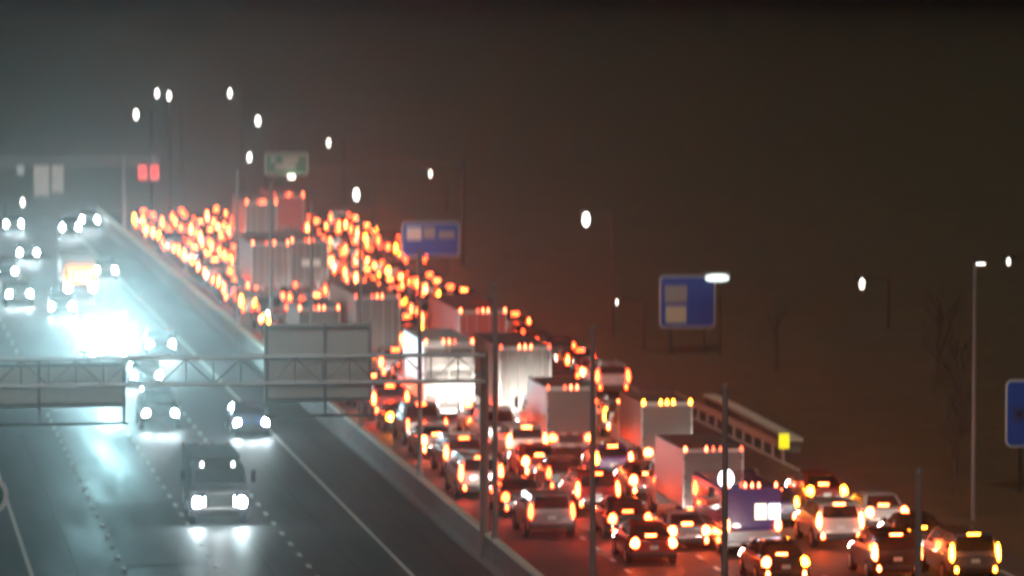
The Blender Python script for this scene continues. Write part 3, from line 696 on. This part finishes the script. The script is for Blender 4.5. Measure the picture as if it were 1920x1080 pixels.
# short violet bus with lit rear windows, a work lamp on its roof bracket
def make_bus():
    e = empty('shuttle_bus', (33.62, 175.6, 0)); tag(e, 'violet blue shuttle bus with two lit rear windows and silver lower body', 'bus')
    hw = 1.12
    b = put('body', MB().box(-hw, hw, 0, 6.6, 1.0, 2.62, .12).mesh('body', 'paint violet blue'), e)
    put('lower_body', MB().box(-hw - .01, hw + .01, -.03, 6.55, .42, .995, .05).mesh('lower_body', 'paint silver'), e)
    put('rear_bumper', MB().box(-hw - .03, hw + .03, -.16, .1, .40, .62, .04).mesh('rear_bumper', 'chrome'), e)
    for x0, mm in ((.10, 'cabin_lit'), (.62, 'cabin_lit_cool')):
        w_ = put('rear_window', MB().box(x0 - .02, x0 + .44, -.03, .02, 1.42, 2.0, .02).mesh('rear_window', mm), b)
        put('window_frame', MB().box(x0 - .05, x0 - .025, -.035, .03, 1.4, 2.02).mesh('window_frame', 'black_trim'), w_)
    put('side_window', MB().box(-hw - .012, -hw + .01, .8, 5.4, 1.6, 2.2).mesh('side_window', 'glass'), b)
    put('windshield', MB().box(-.95, .95, 6.58, 6.63, 1.4, 2.3).mesh('windshield', 'glass'), b)
    put('license_plate', MB().box(-.16, .16, -.19, -.162, .62, .76).mesh('license_plate', 'plate'), e)
    for q in (-.26, 0, .26): put('clearance_light', MB().dome(q - .07, q + .07, .06, .2, 2.56, 2.80, .6).mesh('clearance_light', 'clearance_lit'), e)
    for sgn in (-1, 1):
        put('corner_light', MB().dome(*sorted((sgn * .84, sgn * .99)), .1, .22, 2.56, 2.8, .6).mesh('corner_light', 'clearance_lit'), e)
        put('tail_light', MB().dome(*sorted((sgn * .84, sgn * 1.1)), -.08, .08, 1.0, 1.42, .2).mesh('tail_light', 'brake_hot'), e)
        put('headlight', MB().box(*sorted((sgn * .7, sgn * 1.0)), 6.5, 6.62, .75, .95, .02).mesh('headlight', 'head_jam'), e)
    br = put('lamp_bracket', MB().tube((-1.0, .5, 2.55), (-1.0, .5, 3.0), .03).tube((-1.55, .5, 2.5), (-.4, .5, 2.5), .03).mesh('lamp_bracket', 'black_trim'), e)
    put('work_lamp', MB().dome(-1.25, -.6, .3, .65, 2.62, 3.25, .2).mesh('work_lamp', 'white_lit'), br)
    put('mirror', MB().box(-1.6, -1.38, .42, .5, 2.25, 2.62, .03).mesh('mirror', 'black_trim'), br)
    wheel_set(e, 1.4, 1.08, .42); wheel_set(e, 5.2, 1.08, .42, 1)
    spot('headlight_beam', e, (0, 6.75, .85), (0, 1, -.06), P_JAM_BEAM, 75, .9, (1, .93, .82))
make_bus(); take(2, 175, 182.6)

# ------------------------------------------------------------------ jammed cars
CARG = 'vehicles queuing in the jammed carriageway'
placed = []                                       # (lane, y, x, kind, colour, tail, amber)
def want(lane, x, y, kind, colour, tail=None, amber=None):
    placed.append((lane, y, x, kind, colour, tail, amber)); take(lane, y - .5, y + SPECS[kind]['L'] + 1.0)
take(0, 150, 181.8)                              # clear road behind the last car of the inner lane
want(0, 27.05, 182.4, 'suv', 'light grey', 'tail_lit'); want(0, 27.0, 190.0, 'sedan', 'black', 'tail_lit'); want(0, 26.3, 197.4, 'minivan', 'white', 'brake_lit')
want(0, 26.8, 206.6, 'suv', 'silver', 'brake_lit'); want(0, 26.7, 215.0, 'sedan', 'white', 'brake_hot')
want(1, 29.5, 173.3, 'sedan', 'dark red', 'brake_hot'); want(1, 30.0, 181.6, 'sedan', 'black', 'brake_lit'); want(1, 30.1, 190.3, 'suv', 'dark red', 'brake_lit')
want(1, 30.05, 198.4, 'hatchback', 'black', 'tail_lit'); want(1, 30.25, 211.4, 'suv', 'white', 'brake_hot'); want(1, 29.9, 204.6, 'sedan', 'dark red', 'brake_hot')
want(2, 31.62, 177.8, 'coupe', 'silver', 'brake_hot')
want(2, 33.15, 166.8, 'sedan', 'black', 'brake_hot', 'r')
want(3, 37.4, 177.6, 'suv', 'white', 'brake_hot'); want(3, 37.3, 167.2, 'suv', 'black', 'brake_hot'); want(4, 40.0, 166.6, 'minivan', 'grey', 'amber_lit')
want(3, 36.5, 185.2, 'hatchback', 'dark blue', 'brake_hot', 'both'); want(4, 39.6, 190.7, 'sedan', 'dark red', 'brake_hot', 'both'); want(4, 40.3, 182.5, 'sedan', 'white', 'brake_hot')
want(3, 36.8, 193.6, 'sedan', 'grey', 'brake_lit', 'both'); want(4, 40.0, 174.5, 'sedan', 'black', 'amber_lit')
want(2, 33.2, 196.0, 'sedan', 'dark red', 'brake_hot'); want(2, 33.0, 204.2, 'hatchback', 'violet blue', 'brake_hot', 'l')
kinds = ['sedan'] * 6 + ['suv'] * 7 + ['hatchback'] * 2 + ['minivan'] * 2 + ['pickup'] * 2 + ['coupe']
cols = ['white'] * 3 + ['silver'] * 2 + ['grey'] * 6 + ['black'] * 8 + ['dark red'] * 3 + ['dark blue'] * 2 + ['beige', 'light grey', 'light grey']
def free(lane, y0, y1): return all(l != lane or y1 < a or y0 > b for l, a, b in JAM)
for lane in range(6):
    y = 174.0 + random.uniform(0, 3); end = 432
    if lane > 3: y = (0, 247, 366)[lane - 3]
    while y < end:
        k = random.choice(kinds)
        if free(lane, y, y + SPECS[k]['L'] + 1.2):
            c = random.choice(cols); am = random.choices([None, 'l', 'r', 'both'], [14, 1, 2, 1] if not (lane > 1 and 194 < y < 245) else [5, 1, 3, 6])[0]
            want(lane, LX[lane] + random.uniform(-.3, .3), y, k, c, None, am)
            y += SPECS[k]['L'] + random.uniform(1.3, 2.6)
        else: y += .5
LANES = ['the lane beside the median barrier', 'the second lane from the median', 'the third lane from the median', 'the fourth lane from the median', 'the fifth lane from the median', 'the extra far right lane']
KN = {'suv': 'SUV', 'pickup': 'pickup', 'minivan': 'minivan', 'hatchback': 'hatchback', 'sedan': 'sedan', 'coupe': 'coupe'}
for lane in range(6):
    row = sorted([p for p in placed if p[0] == lane], key=lambda p: p[1])
    for i, (ln, y, x, k, c, tl, am) in enumerate(row):
        lab = f'{c} {KN[k]} with lit tail lights, {ORD[i]} car up {LANES[lane]}'
        place_car(k, c, x, y, lab, CARG, full=y < 290, tail=tl, amber=am, power=24.0 if lane == 1 and 221 < y < 231 else 1.0)

# ------------------------------------------------------------------ oncoming vehicles
ONG = 'oncoming vehicles with headlights on'
def onc(kind, colour, x, y, label, **kw): return place_car(kind, colour, x, y + SPECS[kind]['L'], label, ONG, oncoming=True, tail='lamp_off', head='head_lit', **kw)
make_truck(14.75, 189.2 + 7.4, 'dark tall truck coming under the gantry with headlights and two cab lamps lit', W=2.05, H=2.55, floor=.9, L=4.6, skin='paint black', cab='paint black', oncoming=True, head='head_lit',
           group='oncoming trucks', tail='lamp_off', lights='lamp_off',
           extra=lambda e: [put('cab_lamp', MB().dome(q - .08, q + .08, 6.05, 6.25, 2.2, 2.4, .3).mesh('cab_lamp', 'white_lit'), e) for q in (-.62, .62)])
onc('sedan', 'dark blue', 19.2, 227.0, 'dark blue sedan with headlights on in the oncoming lane nearest the median')
onc('suv', 'black', 15.2, 231.0, 'black SUV with glaring headlights left of the grey sign back')
onc('sedan', 'grey', 16.1, 256.0, 'grey sedan with glaring headlights just above the gantry beam')
onc('sedan', 'black', 18.4, 279.0, 'oncoming black sedan above the gantry, right of the huge glare')
onc('suv', 'grey', 11.8, 325.0, 'oncoming grey SUV with bright reflections at the left picture edge')
onc('sedan', 'black', 8.6, 318.0, 'oncoming black sedan in the outermost lane at the left picture edge')
onc('sedan', 'grey', 14.5, 380.0, 'oncoming grey sedan with bluish headlights at the far left')
onc('sedan', 'black', 11.7, 402.0, 'oncoming black sedan farthest up the second lane from the left')
onc('suv', 'black', 19.7, 418.0, 'oncoming black SUV with starry headlights below the grey sign backs')
onc('suv', 'grey', 22.0, 432.0, 'oncoming grey SUV at the far end beside the median')
onc('sedan', 'grey', 19.3, 355.0, 'oncoming grey sedan standing alone above the glare')
onc('sedan', 'grey', 8.4, 368.0, 'oncoming grey sedan in the outermost lane, above the black one')
onc('suv', 'black', 11.8, 352.0, 'oncoming black SUV in the second lane from the left, above the grey SUV')
onc('sedan', 'black', 15.1, 428.0, 'oncoming black sedan at the far end, left of the starry headlights')
onc('hatchback', 'grey', 14.2, 314.0, 'oncoming grey hatchback left of the huge glare')
make_truck(14.85, 271.0 + 10.0, 'oncoming truck whose high beams and added lamps make the huge white glare', W=2.5, H=3.0, L=6.8, skin='paint black', cab='paint black', oncoming=True, head='head_lit', group='oncoming trucks', tail='lamp_off', lights='lamp_off',
           extra=lambda e: ([put('glare_core_lamp', MB().dome(q - .2, q + .2, yy, yy + .3, zz - .2, zz + .25, 0).mesh('glare_core_lamp', 'glare_lit'), e) for zz, yy in ((1.3, 9.25), (1.95, 8.85)) for q in (-1.35, -.9, -.45, 0, .45, .9, 1.35)],  # rows of added lamps give the glare its wide core
                            spot('high_beam', e, (0, 9.6, 1.6), (14.85 / 271, 1, .09), P_GLARE, 20, 1.0, (.48, .92, 1.0), .3)))  # aimed at the camera so the haze imitates a lens veil
make_truck(16.2, 330.0 + 9.0, 'oncoming truck with a row of yellow lamps across its front', W=2.3, H=2.9, L=6.2, oncoming=True, group='oncoming trucks', tail='lamp_off', lights='lamp_off', head='head_jam', beam=False,
           extra=lambda e: [put('row_lamp', MB().box(-.75 + q * .27, -.59 + q * .27, 8.62, 8.85, 1.42, 2.1, .02).mesh('row_lamp', 'amber_lit'), e) for q in range(6)])

# ------------------------------------------------------------------ trees
def bare_tree_mesh(seed, h):
    rnd = random.Random(seed); tr, cr = MB(), MB()
    def grow(p, d, L, r, lev):
        mb = tr if lev == 0 else cr
        q = p + d * L; mb.tube(p, q, r, r * .62, 6 if lev < 2 else 4, cap=False)
        if lev >= 5: return
        for _ in range(3 if lev < 3 else 2):
            a = Vector((rnd.uniform(-1, 1), rnd.uniform(-1, 1), rnd.uniform(-.1, .9)))
            nd = (d * .75 + a * .62).normalized()
            grow(p + d * L * rnd.uniform(.62, 1.0), nd, L * rnd.uniform(.55, .8), r * .55, lev + 1)
    grow(Vector((0, 0, -.3)), Vector((0, 0, 1)), h * .36, h * .022, 0)
    return tr.mesh('trunk', 'bark', 60), cr.mesh('crown', 'bark')
BT = [bare_tree_mesh(5, 7.0), bare_tree_mesh(9, 8.5)]
def tree(pair, x, y, s, rz, label, group, nm):
    e = empty(nm, (x, y, gz(x, y)), rz); e.scale = (s, s, s); tag(e, label, 'tree', group)
    put('trunk', pair[0], e); put('crown', pair[1], e)
for i, (x, y, s, k) in enumerate(((46.4, 197, .55, 0), (48.3, 205, .62, 1), (52.5, 222, .8, 1), (57, 246, .9, 0), (62, 232, 1.0, 1), (51.5, 262, .7, 0))):
    tree(BT[k], x, y, s, i * 1.3, f'leafless tree on the dark right verge, {ORD[i]} from the right picture edge inward' if i > 1 else ('small leafless tree beside the tall mast on the verge', 'leafless tree just beyond the tall mast on the verge')[i], 'bare trees on the verge', 'bare_tree')

# ------------------------------------------------------------------ haze added to carry glow and veil around the lamps
hm = bpy.data.materials.new('haze'); hm.use_nodes = True; t = hm.node_tree; t.nodes.clear()
ho = t.nodes.new('ShaderNodeOutputMaterial'); pv = t.nodes.new('ShaderNodeVolumePrincipled')
pv.inputs['Color'].default_value = (0.92, 0.92, 0.92, 1); pv.inputs['Density'].default_value = HAZE_DENSITY; pv.inputs['Anisotropy'].default_value = HAZE_G
for nm in ('Density Attribute', 'Color Attribute', 'Temperature Attribute'):
    if nm in pv.inputs: pv.inputs[nm].default_value = ''
t.links.new(pv.outputs[0], ho.inputs['Volume'])
me = MB().box(-3100, 3100, -300, 6100, -30, 34).mesh('haze'); me.materials.append(hm)
hz = put('haze', me); hz['kind'] = 'stuff'
